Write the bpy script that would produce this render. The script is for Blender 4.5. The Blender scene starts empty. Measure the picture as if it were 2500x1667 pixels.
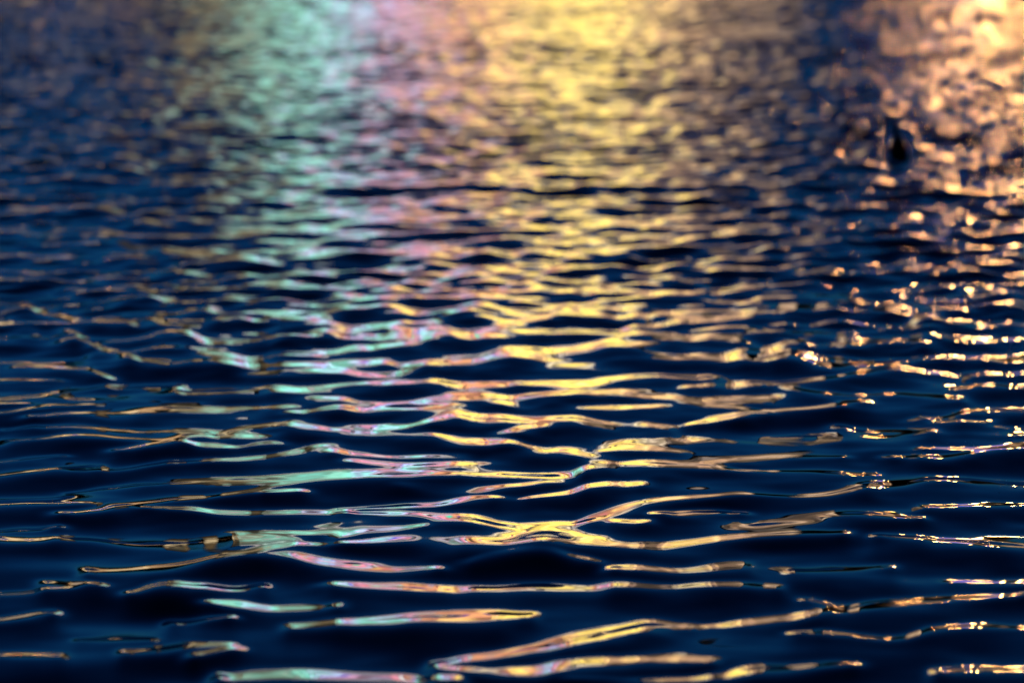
import bpy, bmesh, math, random
import numpy as np
from mathutils import Vector, Matrix

# ------------------------------------------------------------------ camera, sky, exposure
SC = bpy.context.scene
COL = SC.collection
R = math.radians
CAM_H = 1.6                      # lens height above the still water, metres
F_PX = 8657.0                    # focal length in photo pixels (photo 2500 px wide)
PITCH = 7.7                      # degrees the lens looks down

cam_d = bpy.data.cameras.new('camera')
cam = bpy.data.objects.new('camera', cam_d); COL.objects.link(cam)
cam.location = (0, 0, CAM_H)
cam.rotation_euler = (R(90 - PITCH), 0, 0)
cam_d.sensor_fit = 'HORIZONTAL'; cam_d.sensor_width = 36.0
cam_d.lens = F_PX / 2500.0 * 36.0
cam_d.clip_start = 0.1; cam_d.clip_end = 5000
cam_d.dof.use_dof = True
cam_d.dof.focus_distance = 8.85
cam_d.dof.aperture_fstop = 2.9
SC.camera = cam

world = bpy.data.worlds.new('World'); SC.world = world; world.use_nodes = True
wn = world.node_tree; wn.nodes.clear()
sky = wn.nodes.new('ShaderNodeTexSky'); sky.sky_type = 'NISHITA'; sky.sun_disc = False
sky.sun_elevation = R(-5.8); sky.sun_rotation = R(-15)
sky.air_density = 1.0; sky.dust_density = 0.3; sky.ozone_density = 2.0
tint = wn.nodes.new('ShaderNodeMix'); tint.data_type = 'RGBA'; tint.blend_type = 'MULTIPLY'
tint.inputs[0].default_value = 1.0
tint.inputs[7].default_value = (0.06, 0.50, 0.95, 1)       # the camera's cool white balance
bg = wn.nodes.new('ShaderNodeBackground'); bg.inputs['Strength'].default_value = 1.45
wo = wn.nodes.new('ShaderNodeOutputWorld')
wn.links.new(sky.outputs[0], tint.inputs[6]); wn.links.new(tint.outputs[2], bg.inputs[0]); wn.links.new(bg.outputs[0], wo.inputs[0])

SC.view_settings.view_transform = 'Standard'; SC.view_settings.look = 'None'
SC.view_settings.exposure = 2.0; SC.view_settings.gamma = 1.0; SC.view_settings.use_curve_mapping = False
SC.cycles.sample_clamp_indirect = 0.0; SC.cycles.sample_clamp_direct = 0.0
SC.cycles.max_bounces = 5; SC.cycles.glossy_bounces = 4; SC.cycles.diffuse_bounces = 1
SC.cycles.use_denoising = True; SC.cycles.adaptive_threshold = 0.004
SC.cycles.blur_glossy = 0.0

# ------------------------------------------------------------------ helpers
def mat(name, col, rough=0.6, metal=0.0, emit=None, strength=0.0, noise=0.0, scale=8.0, ior=1.45, bump=0.0):
    m = bpy.data.materials.new(name); m.use_nodes = True
    nt = m.node_tree; p = nt.nodes['Principled BSDF']
    p.inputs['Roughness'].default_value = rough; p.inputs['Metallic'].default_value = metal
    p.inputs['IOR'].default_value = ior
    p.inputs['Base Color'].default_value = (*col, 1)
    if noise or bump:
        tc = nt.nodes.new('ShaderNodeTexCoord'); n = nt.nodes.new('ShaderNodeTexNoise')
        n.inputs['Scale'].default_value = scale; n.inputs['Detail'].default_value = 6
        nt.links.new(tc.outputs['Object'], n.inputs['Vector'])
        if noise:
            r = nt.nodes.new('ShaderNodeValToRGB')
            r.color_ramp.elements[0].color = (*[c * (1 - noise) for c in col], 1)
            r.color_ramp.elements[1].color = (*[min(1, c * (1 + noise)) for c in col], 1)
            nt.links.new(n.outputs['Fac'], r.inputs['Fac']); nt.links.new(r.outputs['Color'], p.inputs['Base Color'])
        if bump:
            b = nt.nodes.new('ShaderNodeBump'); b.inputs['Strength'].default_value = bump; b.inputs['Distance'].default_value = 0.02
            nt.links.new(n.outputs['Fac'], b.inputs['Height']); nt.links.new(b.outputs['Normal'], p.inputs['Normal'])
    if emit:
        p.inputs['Emission Color'].default_value = (*emit, 1); p.inputs['Emission Strength'].default_value = strength
    return m

def tag(o, label=None, cat=None, group=None, kind=None):
    if label: o['label'] = label
    if cat: o['category'] = cat
    if group: o['group'] = group
    if kind: o['kind'] = kind
    return o

def link(name, me, m=None, parent=None, loc=(0, 0, 0)):
    o = bpy.data.objects.new(name, me); COL.objects.link(o); o.location = loc
    if m is not None and me is not None and not me.materials: me.materials.append(m)
    if parent is not None: o.parent = parent
    return o

def empty(name, loc): return link(name, None, None, None, loc)

def bm_mesh(name, bm, smooth=False):
    me = bpy.data.meshes.new(name); bm.to_mesh(me); bm.free()
    if smooth:
        for p in me.polygons: p.use_smooth = True
    return me

def box_bm(x0, x1, y0, y1, z0, z1, bevel=0.0):
    bm = bmesh.new(); bmesh.ops.create_cube(bm, size=1.0)
    bmesh.ops.scale(bm, vec=(x1 - x0, y1 - y0, z1 - z0), verts=bm.verts)
    bmesh.ops.translate(bm, vec=((x0 + x1) / 2, (y0 + y1) / 2, (z0 + z1) / 2), verts=bm.verts)
    if bevel: bmesh.ops.bevel(bm, geom=bm.edges[:], offset=bevel, segments=1, affect='EDGES')
    return bm

def box(name, x0, x1, y0, y1, z0, z1, m, parent=None, bevel=0.0):
    return link(name, bm_mesh(name, box_bm(x0, x1, y0, y1, z0, z1, bevel)), m, parent)

def lathe(name, prof, seg=20):
    bm = bmesh.new(); rings = []
    for r, z in prof:
        if r < 1e-6: rings.append([bm.verts.new((0, 0, z))])
        else: rings.append([bm.verts.new((r * math.cos(2 * math.pi * k / seg), r * math.sin(2 * math.pi * k / seg), z)) for k in range(seg)])
    for a, b in zip(rings[:-1], rings[1:]):
        for k in range(seg):
            k2 = (k + 1) % seg
            if len(a) == 1 and len(b) == 1: continue
            if len(a) == 1: bm.faces.new((a[0], b[k2], b[k]))
            elif len(b) == 1: bm.faces.new((a[k], a[k2], b[0]))
            else: bm.faces.new((a[k], a[k2], b[k2], b[k]))
    bmesh.ops.recalc_face_normals(bm, faces=bm.faces[:])
    return bm_mesh(name, bm, True)

CP, SP = math.cos(R(PITCH)), math.sin(R(PITCH))
def px_to_uy(px, py):
    """photo pixel -> (x/y bearing, y distance) on the still water plane"""
    a = (np.asarray(px, float) - 1250.0) / F_PX
    b = (np.asarray(py, float) - 833.5) / F_PX
    fwd = CP - b * SP; down = SP + b * CP
    return a / fwd, CAM_H * fwd / down
def y_to_py(y):
    t = CAM_H / y
    return 833.5 + F_PX * (t * CP - SP) / (CP + t * SP)
def on_water(px, py):
    u, y = px_to_uy(px, py); return float(u * y), float(y)

# ------------------------------------------------------------------ the water
rng = np.random.default_rng(11)

# the wave crests one can follow in the photograph: (bearing, distance, half depth) along each back slope,
# noted on six 840 x 560 px windows of the photo at 2.8x
TILE = {'A': (0, 560), 'B': (830, 560), 'C': (1660, 560), 'D': (0, 1107), 'E': (830, 1107), 'F': (1660, 1107)}
CRESTS = [
('D', [(-60,60,6),(200,30,10),(430,10,5)]),
('D', [(-60,165,8),(200,120,10),(450,98,9),(640,80,10)]),
('D', [(540,113,7),(750,110,10),(900,98,12),(1150,58,12),(1400,45,12),(1650,40,14),(1900,5,14),(2100,-40,22),(2300,-90,20)]),
('D', [(515,265,5),(700,238,12),(900,215,14),(1060,208,8)]),
('D', [(1130,207,5),(1300,195,7),(1420,186,4)]),
('D', [(1550,207,12),(1750,200,12),(1950,178,10)]),
('D', [(380,403,10),(600,398,20),(780,370,25),(950,340,25),(1150,310,20),(1450,292,14),(1700,260,14),(1900,215,14),(2100,185,18),(2400,170,20)]),
('D', [(950,360,8),(1150,372,12),(1350,375,18),(1450,400,18),(1700,400,20),(2000,398,22),(2352,390,20)]),
('D', [(-60,345,10),(200,340,14),(400,345,14),(575,337,8)]),
('D', [(-60,535,12),(200,515,16),(400,495,8)]),
('D', [(-60,590,30),(200,590,22),(500,578,18),(700,595,18),(950,635,22),(1200,625,24),(1450,580,26),(1700,565,32),(1900,570,30),(2000,590,14)]),
('D', [(1620,535,8),(1900,535,10),(2352,545,14)]),
('D', [(615,805,25),(900,795,30),(1200,770,30),(1500,710,25),(1800,660,20),(2020,608,16),(2400,612,14)]),
('D', [(1700,700,8),(1900,680,30),(2100,715,38),(2300,755,50),(2474,780,45),(2724,795,35),(3044,770,12)]),
('D', [(330,880,18),(500,882,25),(660,890,12)]),
('D', [(-60,960,14),(200,940,14),(400,915,14),(520,900,12)]),
('D', [(885,945,12),(1050,930,30),(1250,915,35),(1420,900,28),(1600,925,18),(1760,895,12)]),
('D', [(1360,1000,10),(1500,1015,25),(1700,1040,35),(1850,1070,30),(2100,1060,24),(2300,1035,20)]),
('D', [(-60,1145,18),(150,1115,22),(300,1090,24),(370,1080,14)]),
('D', [(1200,1155,14),(1400,1130,18),(1590,1110,10)]),
('D', [(590,1270,10),(750,1268,18),(980,1265,12)]),
('D', [(20,1372,16),(180,1375,26),(350,1375,16)]),
('D', [(890,1355,20),(1100,1340,28),(1300,1315,28),(1540,1298,10)]),
('D', [(1290,1385,16),(1420,1355,22),(1600,1325,12)]),
('D', [(1490,1520,28),(1700,1505,38),(2000,1505,40),(2400,1525,36),(2900,1535,35),(3200,1532,30)]),
('D', [(2000,1180,22),(2200,1165,30),(2400,1153,34),(2724,1150,45),(3124,1132,50),(3424,1120,45),(3584,1100,20)]),
('D', [(2200,888,12),(2324,890,26),(2624,900,30),(3024,915,32),(3524,915,35),(4024,915,40),(4274,890,35),(4524,905,25),(4800,905,16)]),
('D', [(1800,262,8),(1950,252,14),(2080,250,10)]),
('E', [(50,40,10),(250,60,18),(550,70,20),(850,66,22),(1050,42,28),(1300,-15,28),(1450,-20,25),(1600,-5,25),(1750,50,42),(2000,78,38),(2200,85,32),(2500,85,22),(2700,110,10),(2924,118,8),(3174,113,10),(3324,122,16),(3474,132,18),(3619,138,12)]),
('E', [(-60,-35,22),(100,-2,18),(300,22,10),(700,18,18),(900,18,16)]),
('E', [(-40,165,28),(300,160,26),(700,145,20),(900,140,20),(1150,162,22),(1400,160,24),(1600,130,28),(1750,75,30)]),
('E', [(350,195,10),(600,228,22),(800,246,25),(1000,240,22),(1200,215,18),(1500,190,12)]),
('E', [(1230,305,6),(1350,290,14),(1550,262,18),(1680,228,20),(1850,205,24),(2080,205,20)]),
('E', [(0,375,6),(200,365,10),(400,358,16),(650,350,20),(820,320,22),(950,298,26),(1110,295,10)]),
('E', [(0,402,6),(250,402,10),(450,408,22),(700,430,33),(900,442,35),(1050,470,35),(1300,480,30),(1600,465,35),(1800,410,38),(1950,365,40),(2100,335,30),(2300,310,25),(2450,305,22),(2574,285,14),(2724,270,10),(2974,285,8),(3224,285,12),(3374,275,20),(3524,230,25),(3824,195,35),(4024,165,25),(4224,172,22),(4424,190,22),(4674,225,22)]),
('E', [(1830,455,18),(1950,468,22),(2115,460,12)]),
('E', [(2150,400,12),(2352,400,22),(2574,395,18),(2754,403,8)]),
('E', [(-20,575,26),(150,545,28),(350,515,24),(590,480,12)]),
('E', [(0,610,10),(250,592,22),(500,577,30),(700,590,50),(900,620,50),(1150,630,40),(1400,610,50),(1600,590,40),(1750,625,40),(2000,630,35),(2200,615,30),(2400,600,26),(2574,585,25),(2824,560,22),(3124,545,22),(3324,540,22),(3484,535,14)]),
('E', [(850,735,12),(1000,710,22),(1200,680,25),(1450,680,22),(1650,710,25),(1800,740,12)]),
('E', [(1830,775,14),(1950,778,24),(2200,790,24),(2350,797,25),(2524,785,35),(2744,765,28)]),
('F', [(-40,905,16),(200,890,25),(400,895,25),(650,912,14)]),
('E', [(660,1440,25),(850,1410,38),(1050,1390,35),(1300,1340,40),(1600,1290,45),(1900,1230,45),(2150,1180,45),(2350,1175,20)]),
('E', [(640,1465,20),(900,1475,32),(1200,1490,50),(1500,1480,58),(1800,1450,60),(2100,1410,45),(2352,1415,35),(2514,1415,20)]),
('E', [(1500,1560,15),(1900,1545,25),(2352,1550,30),(2624,1520,40),(2824,1490,45),(3124,1470,35),(3424,1435,25),(3524,1435,14)]),
('F', [(160,55,6),(350,45,16),(600,28,14),(850,20,14),(1110,18,8)]),
('F', [(1430,18,8),(1650,20,20),(1850,25,22),(2000,0,20),(2200,-50,25),(2400,-60,20)]),
('F', [(1700,357,12),(1900,358,18),(2100,358,22),(2352,345,16),(2450,340,12)]),
('F', [(1110,418,10),(1300,420,18),(1500,428,18),(1635,437,10)]),
('F', [(1330,550,10),(1500,565,20),(1750,575,22),(1900,590,24),(2000,620,20),(2150,640,28),(2400,640,30)]),
('F', [(820,803,14),(1000,795,22),(1200,785,22),(1410,770,14)]),
('F', [(1880,872,10),(2050,878,22),(2200,880,24),(2400,880,22)]),
('F', [(210,1170,12),(400,1150,28),(700,1130,26),(950,1095,26),(1100,1055,26),(1250,1025,22),(1500,1000,18),(1900,985,26),(2150,972,18),(2400,960,14)]),
('F', [(890,990,10),(1000,1020,16),(1080,1040,12)]),
('F', [(1120,1085,14),(1300,1052,14),(1500,1028,12),(1800,1008,10)]),
('F', [(790,1218,10),(1000,1215,20),(1200,1235,16),(1400,1265,18),(1550,1255,20),(1650,1215,24),(1850,1185,26),(2100,1175,28),(2352,1190,12)]),
('F', [(1780,1480,20),(1950,1480,35),(2200,1480,40),(2450,1470,40)]),
('A', [(-60,1028,14),(150,1032,10),(400,1025,6)]),
('A', [(-60,1160,10),(200,1140,10),(400,1110,14),(560,1085,10),(800,1078,14),(1000,1070,16),(1170,1075,20)]),
('A', [(-60,1192,7),(160,1187,5)]),
('A', [(-60,1260,10),(150,1235,10),(330,1200,14),(620,1196,7)]),
('A', [(180,1280,8),(330,1265,10),(500,1250,10),(700,1255,22),(900,1250,22),(1100,1225,22),(1300,1230,26),(1500,1225,22),(1700,1215,10),(1900,1210,20),(2050,1195,14)]),
('A', [(1950,1160,14),(2100,1160,26),(2330,1160,18)]),
('A', [(1990,1250,10),(2150,1235,18),(2324,1212,26),(2574,1225,30),(2774,1235,32),(3024,1245,40),(3224,1265,40),(3424,1290,35),(3674,1310,28),(3924,1310,30),(4124,1335,28),(4374,1335,28),(4584,1350,14)]),
('A', [(2250,1345,20),(2500,1345,20),(2750,1355,24),(2900,1325,24),(3050,1290,24)]),
('A', [(50,1362,6),(250,1350,10),(500,1340,14),(620,1355,18),(900,1385,12),(1150,1378,10),(1380,1380,10)]),
('A', [(130,1440,6),(350,1420,12),(500,1400,18),(700,1410,14),(950,1435,12),(1150,1440,14),(1300,1420,18),(1500,1385,12),(1750,1340,10),(1950,1330,20),(2150,1345,32),(2350,1385,30),(2474,1395,26),(2724,1398,25),(2974,1415,28),(3124,1450,25),(3324,1455,25),(3524,1450,22),(3600,1485,18),(3824,1505,14),(4010,1508,10)]),
('A', [(780,1505,8),(1000,1480,18),(1200,1450,18)]),
('A', [(1200,1445,10),(1400,1475,18),(1650,1485,10),(1750,1465,10),(1850,1450,20),(1940,1460,8)]),
('A', [(1380,1100,10),(1550,1100,22),(1800,1095,28),(2000,1105,22),(2200,1092,28),(2350,1075,35),(2474,1058,28),(2724,1035,22),(2974,1025,22),(3224,1055,28),(3524,1058,14)]),
('A', [(1350,890,6),(1550,912,14),(1800,920,20),(2050,925,20),(2200,915,30),(2350,905,30),(2500,905,28),(2630,900,20)]),
('A', [(1700,990,12),(1950,980,16),(2150,965,14),(2324,965,20),(2474,990,22),(2724,980,25),(2924,930,30),(3224,895,22),(3324,880,18)]),
('A', [(520,740,12),(600,785,22),(700,815,16),(850,838,8),(1050,805,12),(1200,793,14),(1350,815,20),(1480,850,30),(1700,875,26),(1900,855,22),(2200,840,18)]),
('A', [(870,850,14),(950,880,16),(1050,915,12)]),
('A', [(780,755,10),(950,740,14),(1050,705,12),(1180,685,10),(1280,720,20),(1450,755,18),(1700,755,18),(1900,750,12),(2000,740,20),(2200,775,35),(2352,800,30),(2574,792,32),(2824,800,25),(3124,815,25),(3324,825,40),(3574,850,45),(3824,830,40),(4074,780,40),(4324,760,40),(4574,735,28),(4648,740,18),(4898,735,22),(5088,765,10)]),
('A', [(470,685,8),(550,725,18),(640,770,14)]),
('A', [(900,605,10),(1080,625,16),(1300,630,22),(1500,610,16),(1650,575,16),(1800,570,20),(1920,565,18)]),
('A', [(1280,500,18),(1480,495,20)]),
('A', [(150,935,8),(300,930,12),(500,945,14),(650,975,14),(740,1015,10)]),
('A', [(80,545,12),(230,525,18),(340,520,12)]),
('A', [(-60,645,14),(150,650,14),(350,635,12),(700,635,8),(840,630,12)]),
('A', [(840,465,14),(950,460,22),(1030,460,12)]),
('A', [(1600,455,14),(1800,440,24),(2050,425,30),(2324,422,25),(2524,415,25),(2724,425,28),(2924,455,22),(3124,468,20),(3324,455,24)]),
('A', [(1850,650,12),(1980,615,16),(2100,620,24),(2324,645,22),(2474,670,16),(2724,680,18),(2974,680,25),(3124,690,33),(3324,690,28),(3624,690,26),(3924,690,22),(4174,680,18)]),
('A', [(2190,690,14),(2352,700,16),(2504,755,14),(2724,740,24),(3024,740,24)]),
('B', [(740,722,16),(850,748,18),(1050,745,20),(1300,722,16)]),
('B', [(950,945,14),(1100,945,25),(1300,970,32),(1500,975,35),(1800,955,30),(2100,940,35),(2230,930,14)]),
('B', [(1230,1050,10),(1400,1055,18),(1650,1060,28),(1850,1025,22),(2050,990,14),(2250,1000,16),(2400,1005,20),(2524,1003,18)]),
('B', [(590,1155,10),(750,1145,28),(950,1130,35),(1200,1145,33),(1450,1158,28),(1700,1130,25),(1900,1112,20),(2020,1145,18),(2300,1150,20),(2400,1175,20),(2524,1190,16),(2724,1225,14),(2924,1240,10),(3224,1220,12),(3424,1195,22),(3574,1165,10)]),
('B', [(1050,1178,12),(1300,1205,20),(1600,1205,20),(2000,1210,18),(2230,1195,12)]),
('B', [(1090,1385,8),(1250,1365,26),(1450,1335,18)]),
('B', [(1790,1515,8),(1950,1495,14),(2150,1500,14),(2330,1515,12)]),
('B', [(0,520,18),(250,525,14),(400,560,28),(600,575,26),(800,560,28),(950,600,22),(1150,640,22),(1350,610,18),(1550,575,22),(1750,580,20),(2000,600,20),(2180,570,20)]),
('B', [(900,520,20),(1100,480,25),(1300,450,28),(1600,430,32),(1850,400,30),(2100,390,28),(2352,340,30)]),
('B', [(1180,560,10),(1400,540,14),(1650,505,20),(1850,545,14)]),
('B', [(600,385,20),(900,385,22),(1200,375,30),(1450,335,30),(1620,290,30),(1800,320,20),(2000,330,14)]),
('B', [(1780,480,14),(2040,500,12)]),
('B', [(80,490,12),(250,490,18),(390,490,12)]),
('B', [(1900,875,14),(2150,885,18),(2324,895,14),(2624,880,25),(2824,895,28),(3024,900,22),(3224,912,22),(3424,935,18),(3624,915,16),(3824,910,16),(4024,880,14),(4154,865,12)]),
('B', [(1950,660,10),(2140,662,12)]),
('C', [(430,868,12),(550,862,24),(750,835,20),(900,850,14),(1100,890,12),(1250,912,12)]),
('C', [(390,840,8),(550,820,20),(700,780,20),(850,765,18),(1000,790,14),(1150,800,14),(1310,785,12)]),
('C', [(60,1072,10),(250,1065,16),(450,1050,25),(550,1050,14)]),
('C', [(650,1050,10),(900,1030,12),(1100,1010,16),(1250,970,20),(1400,940,22),(1600,950,16),(1750,980,18),(1930,995,14)]),
('C', [(1980,985,20),(2150,985,25),(2450,980,25)]),
('C', [(740,1070,12),(850,1105,16),(1050,1130,16),(1300,1130,10),(1500,1120,12),(1700,1135,20),(1950,1160,18)]),
('C', [(1930,1090,10),(2050,1065,18),(2250,1065,20),(2450,1070,18)]),
('C', [(90,1325,8),(250,1300,25),(450,1265,20),(600,1245,10)]),
('C', [(1650,1285,8),(1850,1285,20),(2000,1250,24),(2150,1230,16),(2352,1225,10)]),
('C', [(1750,1308,12),(1950,1314,14),(2130,1305,12)]),
('C', [(1070,1340,10),(1200,1365,18),(1400,1375,14),(1600,1382,14),(1720,1370,14)]),
('C', [(2180,1345,6),(2300,1350,10),(2450,1355,10)]),
('C', [(1690,1495,8),(1850,1500,14),(2100,1495,16),(2250,1475,16),(2400,1490,14)]),
('C', [(1830,885,14),(2000,890,22),(2180,905,14),(2300,905,16),(2450,908,18)]),
('C', [(1200,740,10),(1470,755,14),(1620,775,16),(1750,788,12)]),
('C', [(2040,765,18),(2150,765,18),(2280,755,14)]),
('C', [(220,668,14),(450,665,16),(600,690,14),(850,705,14),(1140,700,14)]),
('C', [(650,650,12),(900,650,8),(1100,625,12),(1220,640,20),(1350,655,14),(1550,675,10),(1750,660,10)]),
('C', [(-60,612,14),(200,615,18),(400,595,20),(600,570,18),(800,540,20),(1000,505,20),(1100,480,22),(1260,490,14),(1440,520,18)]),
('C', [(1000,525,12),(1250,548,14),(1450,572,14),(1600,590,14),(1750,605,16),(1900,630,20),(2050,635,24),(2352,650,18)]),
('C', [(0,560,14),(150,555,16),(340,555,10)]),
('C', [(-60,420,14),(200,415,20),(450,405,20),(650,420,14),(810,430,12)]),
('C', [(800,360,16),(1000,325,18),(1250,320,14),(1480,300,16)]),
('C', [(1400,405,14),(1600,410,12),(1870,395,18),(2000,395,22)]),
('C', [(2080,470,20),(2200,450,33),(2330,460,25)]),
('C', [(2220,550,16),(2320,550,16)]),
('C', [(260,500,12),(500,500,10),(800,490,12)]),
]

# mesh lines: dense where the photo looks, coarse outside
U_DENSE = 0.162; NU = 800
u_in = np.linspace(-U_DENSE, U_DENSE, NU)
du = u_in[1] - u_in[0]
ext = [U_DENSE]; step = du
while ext[-1] < 14.0: step *= 1.03 if ext[-1] < 0.34 else 1.25; ext.append(ext[-1] + step)
ext = np.array(ext[1:])
Ucol = np.concatenate([-ext[::-1], u_in, ext])
NY = 1360
y_in = np.geomspace(5.9, 50.0, NY)
far = [50.0]; step = y_in[-1] - y_in[-2]
while far[-1] < 81.0: step *= 1.06; far.append(far[-1] + step)
near = [5.9]; step = y_in[1] - y_in[0]
while near[-1] > 0.6: step *= 1.12; near.append(max(0.5, near[-1] - step))
Yrow = np.concatenate([np.array(near[1:])[::-1], y_in, np.array(far[1:])])
nU, nY = len(Ucol), len(Yrow)
UU, YY = np.meshgrid(Ucol, Yrow)                # rows: distance, columns: bearing
XX = (UU * YY).astype(np.float32); YF = YY.astype(np.float32)

def smooth01(a, b, x):
    t = np.clip((x - a) / (b - a), 0, 1); return t * t * (3 - 2 * t)

# wind ripples: many small waves running roughly towards the camera
H = np.zeros_like(XX)
dY = np.gradient(Yrow).astype(np.float32)
cols_d = slice(len(ext), len(ext) + NU)
def ripples(n, lmin, lmax, spread, rms, seed, mean=0):
    r = np.random.default_rng(seed); out = np.zeros_like(XX)
    lam = np.exp(r.uniform(math.log(lmin), math.log(lmax), n))
    th = math.radians(mean) + r.normal(0, math.radians(spread), n); ph = r.uniform(0, 2 * math.pi, n)
    s = rms * math.sqrt(2.0 / n)
    for l, t, p in zip(lam, th, ph):
        k = 2 * math.pi / l
        fade = np.clip((l / max(0.15, abs(math.cos(t))) / dY - 2.5) / 2.0, 0, 1)
        use = np.nonzero(fade > 0)[0]
        if len(use) == 0: continue
        a, b = use[0], use[-1] + 1
        arg = (k * math.sin(t)) * XX[a:b] + (k * math.cos(t)) * YF[a:b] + np.float32(p)
        out[a:b] += ((s / k) * fade[a:b, None]).astype(np.float32) * np.cos(arg)
    return out
pyrow = y_to_py(Yrow)
w_far = smooth01(920, 640, pyrow).astype(np.float32)       # 0 where crests are followed one by one
RIP = ripples(140, 0.13, 0.50, 75, 0.082, 5)
CHOP = ripples(60, 0.45, 1.3, 66, 0.032, 77)
FINE = ripples(50, 0.08, 0.30, 55, 0.030, 8)
SWELL = ripples(40, 0.30, 1.1, 42, 0.052, 21)
PATCH = ripples(14, 2.5, 9.0, 70, 1.0, 31); PATCH = np.clip(1.0 + 0.22 * PATCH / PATCH.std(), 0.45, 1.7).astype(np.float32)
CROSS = ripples(40, 0.14, 0.36, 16, 0.085, 55, 90)
pitch = np.gradient(Ucol)[None, :] * YY                       # metres between mesh columns
f_short = np.clip((0.24 / pitch - 2) / 2, 0, 1).astype(np.float32); f_long = np.clip((0.8 / pitch - 2) / 2, 0, 1).astype(np.float32)
H += PATCH * (CHOP * w_far[:, None] * f_long + f_short * (CROSS * (0.12 + 0.88 * w_far)[:, None] + RIP * (0.20 + 0.80 * w_far)[:, None] + FINE * (0.26 + 0.74 * w_far)[:, None])) + SWELL * f_long
# follow the crests
Yd = Yrow
def kern(sig):
    n = int(3 * sig) + 1; k = np.exp(-0.5 * (np.arange(-n, n + 1) / sig) ** 2); return k / k.sum()
def blur(v, sig):
    n = int(3 * sig) + 1; return np.convolve(np.pad(v, n, mode='edge'), kern(sig), mode='valid')
WIDE = 1.2
ribs = []
off = len(ext)
rib_rng = np.random.default_rng(3)
for t, pts in CRESTS:
    ox, oy = TILE[t]; k = 840 / 2352
    P = np.array([(ox + a * k, oy + b * k, c * k) for a, b, c in pts])
    uu, yc = px_to_uy(P[:, 0], P[:, 1])
    _, yt = px_to_uy(P[:, 0], P[:, 1] - P[:, 2]); _, yb = px_to_uy(P[:, 0], P[:, 1] + P[:, 2])
    hw = (yt - yb) / 2
    c0 = np.searchsorted(u_in, uu[0]); c1 = np.searchsorted(u_in, uu[-1])
    pad = 24; lo, hi = max(0, c0 - pad), min(NU, c1 + pad)
    ug = u_in[lo:hi]
    Yc = blur(np.interp(ug, uu, yc), 6); W = blur(np.interp(ug, uu, hw), 6)
    tp = smooth01(uu[0] - 16 * du, uu[0] + 9 * du, ug) * smooth01(uu[-1] + 16 * du, uu[-1] - 9 * du, ug) * smooth01(600, 790, y_to_py(Yc))
    dep = np.degrees(np.arctan(CAM_H / Yc))
    e_mid = 1.2 + 0.9 * smooth01(0.0, 0.08, ug) + 2.6 * smooth01(-0.100, -0.070, ug) * smooth01(0.075, 0.045, ug) 
    e_core = e_mid * (1 + rib_rng.uniform(-0.3, 0.3) + blur(rib_rng.normal(0, 2.2, len(ug)), 14))   # elevation (deg) the back slope mirrors
    core = np.maximum(np.radians((dep - np.clip(e_core, 0.5, 6.0)) / 2), 0.02)
    w = WIDE * W * dep / (dep - 0.8 * np.degrees(core))  # a back slope is seen foreshortened
    w = np.maximum(w, 0.012)
    ribs.append(dict(lo=lo, hi=hi, Yc=Yc, Y0=Yc.copy(), w=w, tp=tp, core=core, S=core.copy()))
# the rise that leads up to each back slope lies on its near side
kr = np.arange(0, 70, dtype=float); KN = kr ** 1.2 * np.exp(-kr / 5.0); KN[:2] = 0; KN /= KN.sum()
def build():
    T = np.zeros((nY, NU), np.float32)
    for r in ribs:
        a = np.searchsorted(Yd, (r['Yc'] - 3.2 * r['w']).min()); b = np.searchsorted(Yd, (r['Yc'] + 3.2 * r['w']).max())
        d = np.abs(Yd[a:b, None] - r['Yc'][None, :]) / r['w'][None, :]
        v = (r['S'] * r['tp'])[None, :] * np.exp(-0.8 * d ** 2.6)
        sub = T[a:b, r['lo']:r['hi']]; np.maximum(sub, v, out=sub)
    D = -T * dY[:, None]                           # height drop per mesh row
    comp = np.zeros_like(D)
    for k, c in enumerate(KN):
        if c > 0: comp[:nY - k] += c * D[k:]
    Zc = np.cumsum(D - comp, axis=0); Zp = np.pad(Zc, ((0, 0), (9, 9)), mode='edge'); out = np.zeros_like(Zc)
    for k, c in enumerate(kern(3.0)[1:-1]): out += c * Zp[:, k:k + NU]      # surface tension rounds the crest ends
    return out
base = H[:, off:off + NU]
for it in range(13):
    Z = build()
    if it == 12: break
    SL = np.gradient(Z + base, Yd, axis=0)
    for r in ribs:
        ri = np.clip(np.searchsorted(Yd, r['Yc']), 1, nY - 2); ci = np.arange(r['lo'], r['hi'])
        err = blur(np.clip(r['core'] - -SL[ri, ci], -0.08, 0.08), 5)
        r['S'] = np.clip(r['S'] + 0.6 * err, 0.2 * r['core'], 3.4 * r['core'])
        z = np.clip(blur((Z + base)[ri, ci], 10), -0.02, 0.02)
        r['Yc'] += 0.5 * (r['Y0'] * (1 - z / CAM_H) - r['Yc'])
print('crest heights', float(Z.min()), float(Z.max()))
H[:, off:off + NU] += Z

def height_at(x, y):
    u = x / y; i = np.clip(np.searchsorted(Ucol, u), 1, nU - 1); j = np.clip(np.searchsorted(Yrow, y), 1, nY - 1)
    return float(H[j, i])

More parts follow.
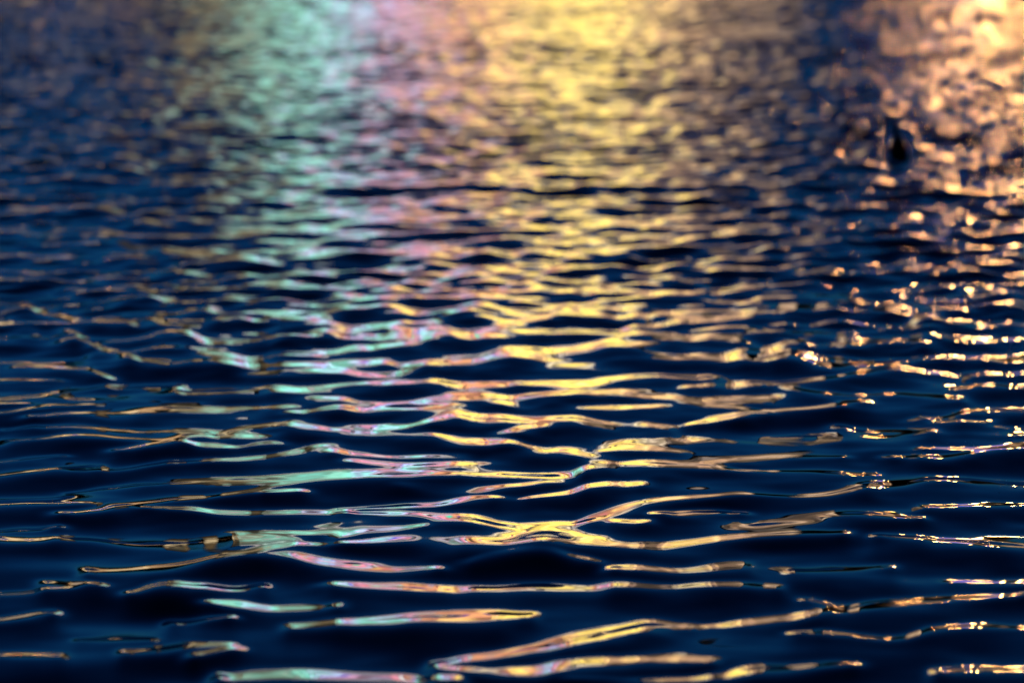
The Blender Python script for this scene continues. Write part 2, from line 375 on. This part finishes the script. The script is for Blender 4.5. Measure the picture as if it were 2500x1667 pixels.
co = np.empty((nY, nU, 3), np.float32)
co[..., 0] = XX; co[..., 1] = YF; co[..., 2] = H
idx = np.arange(nY * nU, dtype=np.int32).reshape(nY, nU)
quads = np.stack([idx[:-1, :-1], idx[:-1, 1:], idx[1:, 1:], idx[1:, :-1]], -1).reshape(-1, 4)
wm = bpy.data.meshes.new('water')
nq = len(quads)
wm.vertices.add(nY * nU); wm.vertices.foreach_set('co', co.ravel())
wm.loops.add(nq * 4); wm.loops.foreach_set('vertex_index', quads.ravel())
wm.polygons.add(nq); wm.polygons.foreach_set('loop_start', np.arange(0, nq * 4, 4, dtype=np.int32))
wm.polygons.foreach_set('use_smooth', np.ones(nq, dtype=bool))
wm.update(calc_edges=True)
print('water quads', nq, 'slope rms near', float(np.gradient(H[:, off:off+NU], Yd, axis=0)[200:500].std()), 'far', float(np.gradient(H[:, off:off+NU], Yd, axis=0)[900:1300].std()))

m_water = mat('deep_water', (0.0012, 0.004, 0.009), rough=0.028, ior=1.333)
nt = m_water.node_tree
geo = nt.nodes.new('ShaderNodeNewGeometry'); sep = nt.nodes.new('ShaderNodeSeparateXYZ')
ruf = nt.nodes.new('ShaderNodeMapRange'); ruf.inputs['From Min'].default_value = 11.5; ruf.inputs['From Max'].default_value = 19.0
ruf.inputs['To Min'].default_value = 0.03; ruf.inputs['To Max'].default_value = 1.0          # the breeze ruffles the open water
cap = nt.nodes.new('ShaderNodeTexNoise'); cap.inputs['Scale'].default_value = 13.0; cap.inputs['Detail'].default_value = 1.0
mul = nt.nodes.new('ShaderNodeMath'); mul.operation = 'MULTIPLY'
bmp = nt.nodes.new('ShaderNodeBump'); bmp.inputs['Strength'].default_value = 1.0; bmp.inputs['Distance'].default_value = 0.0045
nt.links.new(geo.outputs['Position'], sep.inputs[0]); nt.links.new(sep.outputs['Y'], ruf.inputs['Value'])
nt.links.new(geo.outputs['Position'], cap.inputs['Vector']); nt.links.new(cap.outputs['Fac'], mul.inputs[0]); nt.links.new(ruf.outputs[0], mul.inputs[1])
nt.links.new(mul.outputs[0], bmp.inputs['Height']); nt.links.new(bmp.outputs[0], nt.nodes['Principled BSDF'].inputs['Normal'])
water = tag(link('water', wm, m_water), 'dark navy rippled water mirroring coloured lights', None, None, 'structure')

# ------------------------------------------------------------------ the far bank (its lights are what the water mirrors)
SHORE = 80.0
ORD = ['first', 'second', 'third', 'fourth', 'fifth', 'sixth', 'seventh', 'eighth', 'ninth']
m_stone = mat('quay_stone', (0.22, 0.19, 0.16), 0.85, noise=0.35, scale=3, bump=0.4)
m_dark = mat('dark_render', (0.05, 0.045, 0.04), 0.9, noise=0.3, scale=2)
m_metal = mat('painted_steel', (0.03, 0.03, 0.035), 0.45, metal=0.6)
m_pave = mat('quay_paving', (0.10, 0.095, 0.09), 0.9, noise=0.3, scale=1.5)
ground = tag(box('ground', -160, 160, SHORE + 0.6, 700, -1.0, 0.35, m_pave), kind='structure')
tag(box('quay_wall', -160, 160, SHORE, SHORE + 0.596, -1.5, 0.40, m_stone), 'long low stone quay wall along the far bank', 'quay wall')
bed = tag(box('lake_bed', -160, 160, -40, SHORE + 0.5, -3.0, -2.5, m_dark), kind='structure')

LAMP = 0.25                          # lamp output against the 2-stop exposure
def emis(name, c, s): return mat(name, (0.02, 0.02, 0.02), 0.4, emit=c, strength=s * LAMP)
random.seed(4)
# dark trees behind the buildings
m_bark = mat('bark', (0.05, 0.035, 0.025), 0.9, noise=0.4, scale=6); m_leaf = mat('foliage', (0.045, 0.07, 0.03), 0.8)
def tree(x, y, h, label, seed):
    rr = random.Random(seed); e = empty('broadleaf_tree', (x, y, 0.35)); tag(e, label, 'tree', 'dark trees behind the far bank')
    tr = lathe('trunk', [(0.22, 0), (0.17, h * 0.2), (0.13, h * 0.45), (0.05, h * 0.8), (0, h * 0.82)], 10); t = link('trunk', tr, m_bark, e)
    bm = bmesh.new(); clumps = [(rr.uniform(-0.34, 0.34) * h, rr.uniform(-0.3, 0.3) * h, rr.uniform(0.38, 0.88) * h, rr.uniform(0.10, 0.19) * h) for _ in range(22)]
    for cx, cy, cz, cr in clumps:
        for _ in range(110):
            d = Vector((rr.gauss(0, 1), rr.gauss(0, 1), rr.gauss(0, 1))).normalized() * cr * rr.uniform(0.5, 1.0)
            q = Matrix.Rotation(rr.uniform(0, 6.28), 3, Vector((rr.gauss(0, 1), rr.gauss(0, 1), rr.gauss(0, 1))).normalized()); s_ = rr.uniform(0.10, 0.2)
            c = Vector((cx, cy, cz)) + d
            bm.faces.new([bm.verts.new(c + q @ Vector(v)) for v in ((-s_, 0, 0), (0, -s_ * 0.5, 0), (s_, 0, 0), (0, s_ * 0.5, 0))])
    link('crown', bm_mesh('crown', bm), m_leaf, e)
xs = [-27, -23.4, -20.2, -17.1, -14.4, -11.6, -9.0, 7.6, 10.4, 13.5, 16.8, 20.6, 24.5]
for i, x in enumerate(xs):
    k = i + 1 if i < 7 else i - 6
    tree(x, SHORE + 15 + (i * 7 % 5) * 0.6, (7.2 if i < 7 else 5.0) + (i * 13 % 7) * 0.25, 'dark broadleaf tree, %s from the light wall on its %s side' % (ORD[6 - i] if i < 7 else ORD[i - 7], 'left' if i < 7 else 'right'), 40 + i)
# arcades added left and right; their glowing windows stand in for lit quay wall
m_win = [emis('added_window_glow_%d' % k, c, s) for k, (c, s) in enumerate([((0.85, 0.54, 0.25), 1.5), ((0.85, 0.50, 0.24), 1.1), ((0.90, 0.62, 0.32), 1.7), ((0.75, 0.55, 0.38), 1.1)])]
m_win_dim = [emis('added_window_glow_dim_%d' % k, c, s) for k, (c, s) in enumerate([((0.95, 0.60, 0.30), 1.1), ((0.95, 0.54, 0.28), 0.85), ((0.88, 0.66, 0.36), 1.2)])]
m_unlit = mat('unlit_glass', (0.01, 0.012, 0.015), 0.1)
def arcade(x0, x1, label, h, dx, wins, lit2):
    e = empty('added_arcade', ((x0 + x1) / 2, SHORE + 3, 0.35))
    tag(e, label, 'building')
    cx = (x0 + x1) / 2
    def pb(n, a, b, c, d, z0, z1, m, bev=0.0): return box(n, a - cx, b - cx, c, d, z0, z1, m, e, bev)
    pb('wall', x0, x1, 0.3, 8, 0, h, m_dark)
    pb('roof', x0 - 0.4, x1 + 0.4, -0.6, 8.3, h + 0.003, h + 0.35, m_metal, 0.03)
    n = int((x1 - x0) / dx)
    for z0, z1, lit in ((0.05, 1.85, 0.92), (2.05, 3.55, lit2)):
        for i in range(n):
            a = x0 + (i + 0.025) * dx; b = x0 + (i + 0.975) * dx
            w = pb('added_window', a, b, 0.16, 0.296, z0, z1, random.choice(wins) if random.random() < lit else m_unlit)
            box('frame', a - cx + (b - a) * 0.49, a - cx + (b - a) * 0.51, 0.10, 0.157, z0, z1, m_metal, w)
    return e
arcade(-59.2, -8.15, 'long low dark arcade with added warm tan windows left of the light wall', 3.8, 1.5, m_win, 0.05)
arcade(6.9, 60, 'long low dark arcade with added warm tan windows behind the lamps', 3.8, 1.5, m_win_dim, 0.55)

# the light wall: coloured panels in a steel frame
def lerp(a, b, t): return tuple(x + (y - x) * t for x, y in zip(a, b))
STOPS = [(-8.0, (0.75, 0.52, 0.30)), (-6.7, (0.62, 0.56, 0.40)), (-5.8, (0.55, 0.85, 0.68)), (-5.0, (0.62, 1.40, 1.12)), (-4.2, (0.66, 1.42, 1.30)), (-3.6, (0.95, 1.15, 1.50)),
         (-2.9, (1.25, 0.88, 1.25)), (-2.2, (1.80, 0.80, 0.98)), (-1.5, (1.95, 0.76, 0.70)), (-1.0, (2.0, 0.92, 0.42)), (-0.4, (2.05, 1.25, 0.46)),
         (0.8, (2.65, 1.85, 0.46)), (2.2, (2.65, 1.88, 0.42)), (3.3, (1.8, 1.10, 0.46)), (4.2, (1.1, 0.62, 0.42)), (5.0, (0.85, 0.54, 0.36)), (6.4, (0.80, 0.54, 0.32))]
def vivid(c, k=1.06):
    m = sum(c) / 3; return tuple(max(0.02, m + (v - m) * k) for v in c)
STOPS = [(a, vivid(c, 1.3 if a < -1.3 else 1.06)) for a, c in STOPS]
def wallcol(x):
    for (a, ca), (b, cb) in zip(STOPS[:-1], STOPS[1:]):
        if x <= b: return lerp(ca, cb, max(0, (x - a) / (b - a)))
    return STOPS[-1][1]
lw = empty('light_wall', (0, SHORE + 2, 0.35))
tag(lw, 'tall wall of glowing coloured panels on the far bank', 'light wall')
box('base', -8.1, 6.5, 0.0, 1.2, 0, 0.5, m_stone, lw, 0.02)
box('back_frame', -8.1, 6.5, 0.5, 0.9, 0.503, 10.5, m_metal, lw)
cw = 0.45; rows = 11; rh = 0.82
x = -8.0
while x < 6.2:
    colg = random.uniform(0.72, 1.25)
    for r_ in range(rows):
        c = wallcol(x + cw / 2 + random.gauss(0, 0.4))
        q = random.random()
        if q < 0.03 and -5.9 < x < 1: c = random.choice([(0.25, 0.25, 1.6), (0.9, 0.3, 1.3), (0.1, 1.3, 0.8), (1.7, 0.4, 0.5)])
        elif q < 0.08: c = (0.12, 0.08, 0.10)
        elif q < 0.20 and -5.9 < x < -0.8: c = random.choice([(1.15, 1.05, 1.0), (1.05, 0.92, 1.2), (1.3, 1.0, 0.85), (0.95, 1.1, 1.1)])
        g = random.uniform(0.85, 1.45) if x > -1.2 else random.uniform(0.55, 1.30)
        g *= colg; lum = sum(c) / 3
        dull, keep = ((0.5, 0.6), (0.9, 0.85), (1.15, 1), (1.15, 1), (1.15, 1), (1.2, 1), (1.15, 1), (0.95, 0.9), (0.6, 0.6), (0.5, 0.5), (0.95, 0.4))[r_]
        if x < -6.3 and r_ > 2: dull *= (0.22 if r_ > 4 else 0.6) if x < -6.8 else 0.55
        if x > 4.5 and r_ > 3: dull *= 0.4
        if r_ == 10: lum = max(lum, 0.6)
        c = tuple((lum * (1.08, 0.98, 0.92)[k_] * (1 - keep) + v * keep) * dull for k_, v in enumerate(c))
        m = emis('panel_glow', tuple(v * g for v in c), 1.0)
        box('panel', x + 0.012, x + cw - 0.012, 0.40, 0.497, 0.56 + r_ * rh, 0.56 + (r_ + 1) * rh - 0.025, m, lw)
    x += cw
m_fascia = emis('fascia_glow', (0.95, 0.88, 0.85), 1.1)
for i in range(9):
    box('fascia_light', -6.4 + i * 1.09, -6.4 + i * 1.09 + 1.05, 0.36, 0.497, 0.56 + rows * rh + 0.05, 0.56 + rows * rh + 0.75, m_fascia, lw)

# quay lamps
m_lamp = emis('lamp_glow', (1.0, 0.47, 0.13), 150.0)
m_lamp_w = emis('lamp_glow_white', (1.0, 0.50, 0.15), 215.0)
m_lamp_dim = emis('lamp_glow_orange', (1.0, 0.40, 0.14), 40.0)
post_me = lathe('post', [(0, 0), (0.14, 0), (0.14, 0.25), (0.07, 0.4), (0.05, 2.6), (0.05, 2.9), (0, 2.9)], 12)
def tube_mesh(r, h): return lathe('tube', [(0, 0), (r * 0.7, 0), (r, r * 0.4), (r, h - r * 0.4), (r * 0.7, h), (0, h)], 12)
def quay_lamp(x, hgt, n, m, label, r, th):
    e = empty('quay_lamp', (x, SHORE + 1.2, 0.35)); tag(e, label, 'lamp', 'lamps along the far quay')
    p = link('post', post_me, m_metal, e); p.scale = (1, 1, hgt / 2.9)
    box('tray', -0.2 * n, 0.2 * n, -0.2, 0.2, hgt + 0.002, hgt + 0.04, m_metal, e)
    box('cap', -0.23 * n, 0.23 * n, -0.23, 0.23, hgt + 0.06 + th, hgt + 0.12 + th, m_metal, e, 0.02)
    me = tube_mesh(r, th); me.materials.append(m)
    for k in range(n): link('tube', me, None, e, ((k - (n - 1) / 2) * 0.26, 0, hgt + 0.045))
for i, (x, hgt, n, m, r, th) in enumerate([(8.6, 4.0, 1, m_lamp, 0.07, 0.16), (9.9, 5.4, 1, m_lamp, 0.11, 0.28), (10.8, 4.3, 1, m_lamp_w, 0.17, 0.42), (11.7, 6.0, 1, m_lamp_w, 0.17, 0.42)]):
    quay_lamp(x, hgt, n, m, '%s warm lantern on the far quay counting from the light wall' % ORD[i], r, th)
for i, (x, hgt) in enumerate([(-10.6, 1.6), (-11.6, 2.2)]):
    quay_lamp(x, hgt, 1, m_lamp_dim, ['nearer', 'farther'][i] + ' of two small orange lanterns left of the light wall', 0.04, 0.1)
# blue signs
def blue_sign(x, z, w, h, label, glow):
    e = empty('lit_sign', (x, SHORE + 1.6, 0.35)); tag(e, label, 'sign')
    box('board', -w / 2, w / 2, 0.05, 0.12, z, z + h, m_metal, e)
    box('face', -w / 2 + 0.03, w / 2 - 0.03, 0.0, 0.047, z + 0.03, z + h - 0.03, emis('sign_glow', (0.16, 0.26, 1.6), glow), e)
    for s in (-1, 1): box('leg', s * w * 0.4 - 0.04, s * w * 0.4 + 0.04, 0.13, 0.21, 0, z + h * 0.5, m_metal, e)
blue_sign(10.35, 3.4, 0.7, 1.8, 'upright glowing blue sign among the warm quay lamps', 0.9)
blue_sign(-10.4, 0.5, 0.9, 0.7, 'low glowing blue sign left of the light wall', 0.5)

# ------------------------------------------------------------------ things afloat
m_float = mat('dark_brown_cork', (0.55, 0.22, 0.07), 0.75, noise=0.4, scale=20)
m_stem = mat('black_stem', (0.006, 0.005, 0.005), 0.6)
bx, by = on_water(2196, 374)
buoy = empty('marker_float', (bx, by, height_at(bx, by) - 0.03))
buoy.scale = (0.98, 0.98, 1.08); buoy.rotation_euler = (R(2), R(-7), 0)
tag(buoy, 'dark brown teardrop float with a thin upright neck beside the warm glitter', 'float')
link('float_body', lathe('float_body', [(0, -0.05), (0.035, -0.045), (0.055, -0.01), (0.060, 0.02), (0.056, 0.045), (0.045, 0.07), (0.032, 0.095), (0.022, 0.115)], 24), m_float, buoy)
link('neck', lathe('neck', [(0.022, 0.115), (0.017, 0.14), (0.013, 0.17), (0.010, 0.19), (0.005, 0.198), (0, 0.20)], 20), m_stem, buoy)

def leaf(px, py, length, rot, label, col, stalks=1):
    x, y = on_water(px, py); z = height_at(x, y) + 0.006
    bm = bmesh.new(); n = 10; prev = None
    for i in range(n + 1):
        t = i / n; w = 0.36 * length * math.sin(math.pi * t ** 0.8) ** 0.9 * 0.5 if 0 < i < n else 0.001
        X = (t - 0.5) * length; Zc = 0.10 * length * (2 * t - 1) ** 2
        a = bm.verts.new((X, -w, Zc + 0.28 * w)); c = bm.verts.new((X, 0, Zc)); b = bm.verts.new((X, w, Zc + 0.28 * w))
        if prev:
            bm.faces.new((prev[0], a, c, prev[1])); bm.faces.new((prev[1], c, b, prev[2]))
        prev = (a, c, b)
    bmesh.ops.solidify(bm, geom=bm.faces[:], thickness=0.0015)
    e = empty('floating_leaf', (x, y, z)); e.rotation_euler = (0, 0, rot)
    tag(e, label, 'leaf', 'fallen leaves afloat')
    link('blade', bm_mesh('blade', bm, True), mat('leaf', col, 0.55, noise=0.4, scale=60), e)
    for s in range(stalks):
        st = box('stalk', 0, 0.45 * length, -0.0012, 0.0012, -0.0012, 0.0012, m_stem, e)
        st.location = (0.48 * length, 0, 0.1 * length); st.rotation_euler = (0, R(-35 - 30 * s), R(10 * s))
leaf(1966, 383, 0.11, 0.1, 'small brown leaf left of the dark float', (0.10, 0.05, 0.02))
leaf(1612, 356, 0.07, 0.5, 'tiny rust brown leaf on the yellow glitter', (0.09, 0.04, 0.02))
leaf(2402, 712, 0.075, -0.4, 'curled olive leaf in the warm glitter at the right edge', (0.09, 0.08, 0.04))
leaf(2428, 873, 0.085, 0.0, 'dark leaf with two raised stalks below the warm glitter', (0.07, 0.06, 0.045), 2)

m_bub = mat('bubble_film', (0.75, 0.72, 0.68), 0.12, ior=1.33)
bub_me = lathe('foam_bubble', [(0.0020, 0), (0.0018, 0.0008), (0.0012, 0.0015), (0, 0.0018)], 10); bub_me.materials.append(m_bub)
for (px, py) in [(2290,1089),(2313,1089),(2357,1086),(2371,1088),(2377,1094),(2356,1127),(2353,1133),(2461,1116),(2131,1118),(2440,1206),(2244,1238),(2407,1270),(2416,1277),(2350,1312),(2216,1188)]:
    x, y = on_water(px, py)
    o = link('foam_bubble', bub_me, None, None, (x, y, height_at(x, y) + 0.0003))
    s = random.uniform(0.5, 0.9); o.scale = (s, s, s)
    tag(o, 'tiny pale bubble on the dark water at the lower right', 'bubble', 'tiny bubbles on the water')
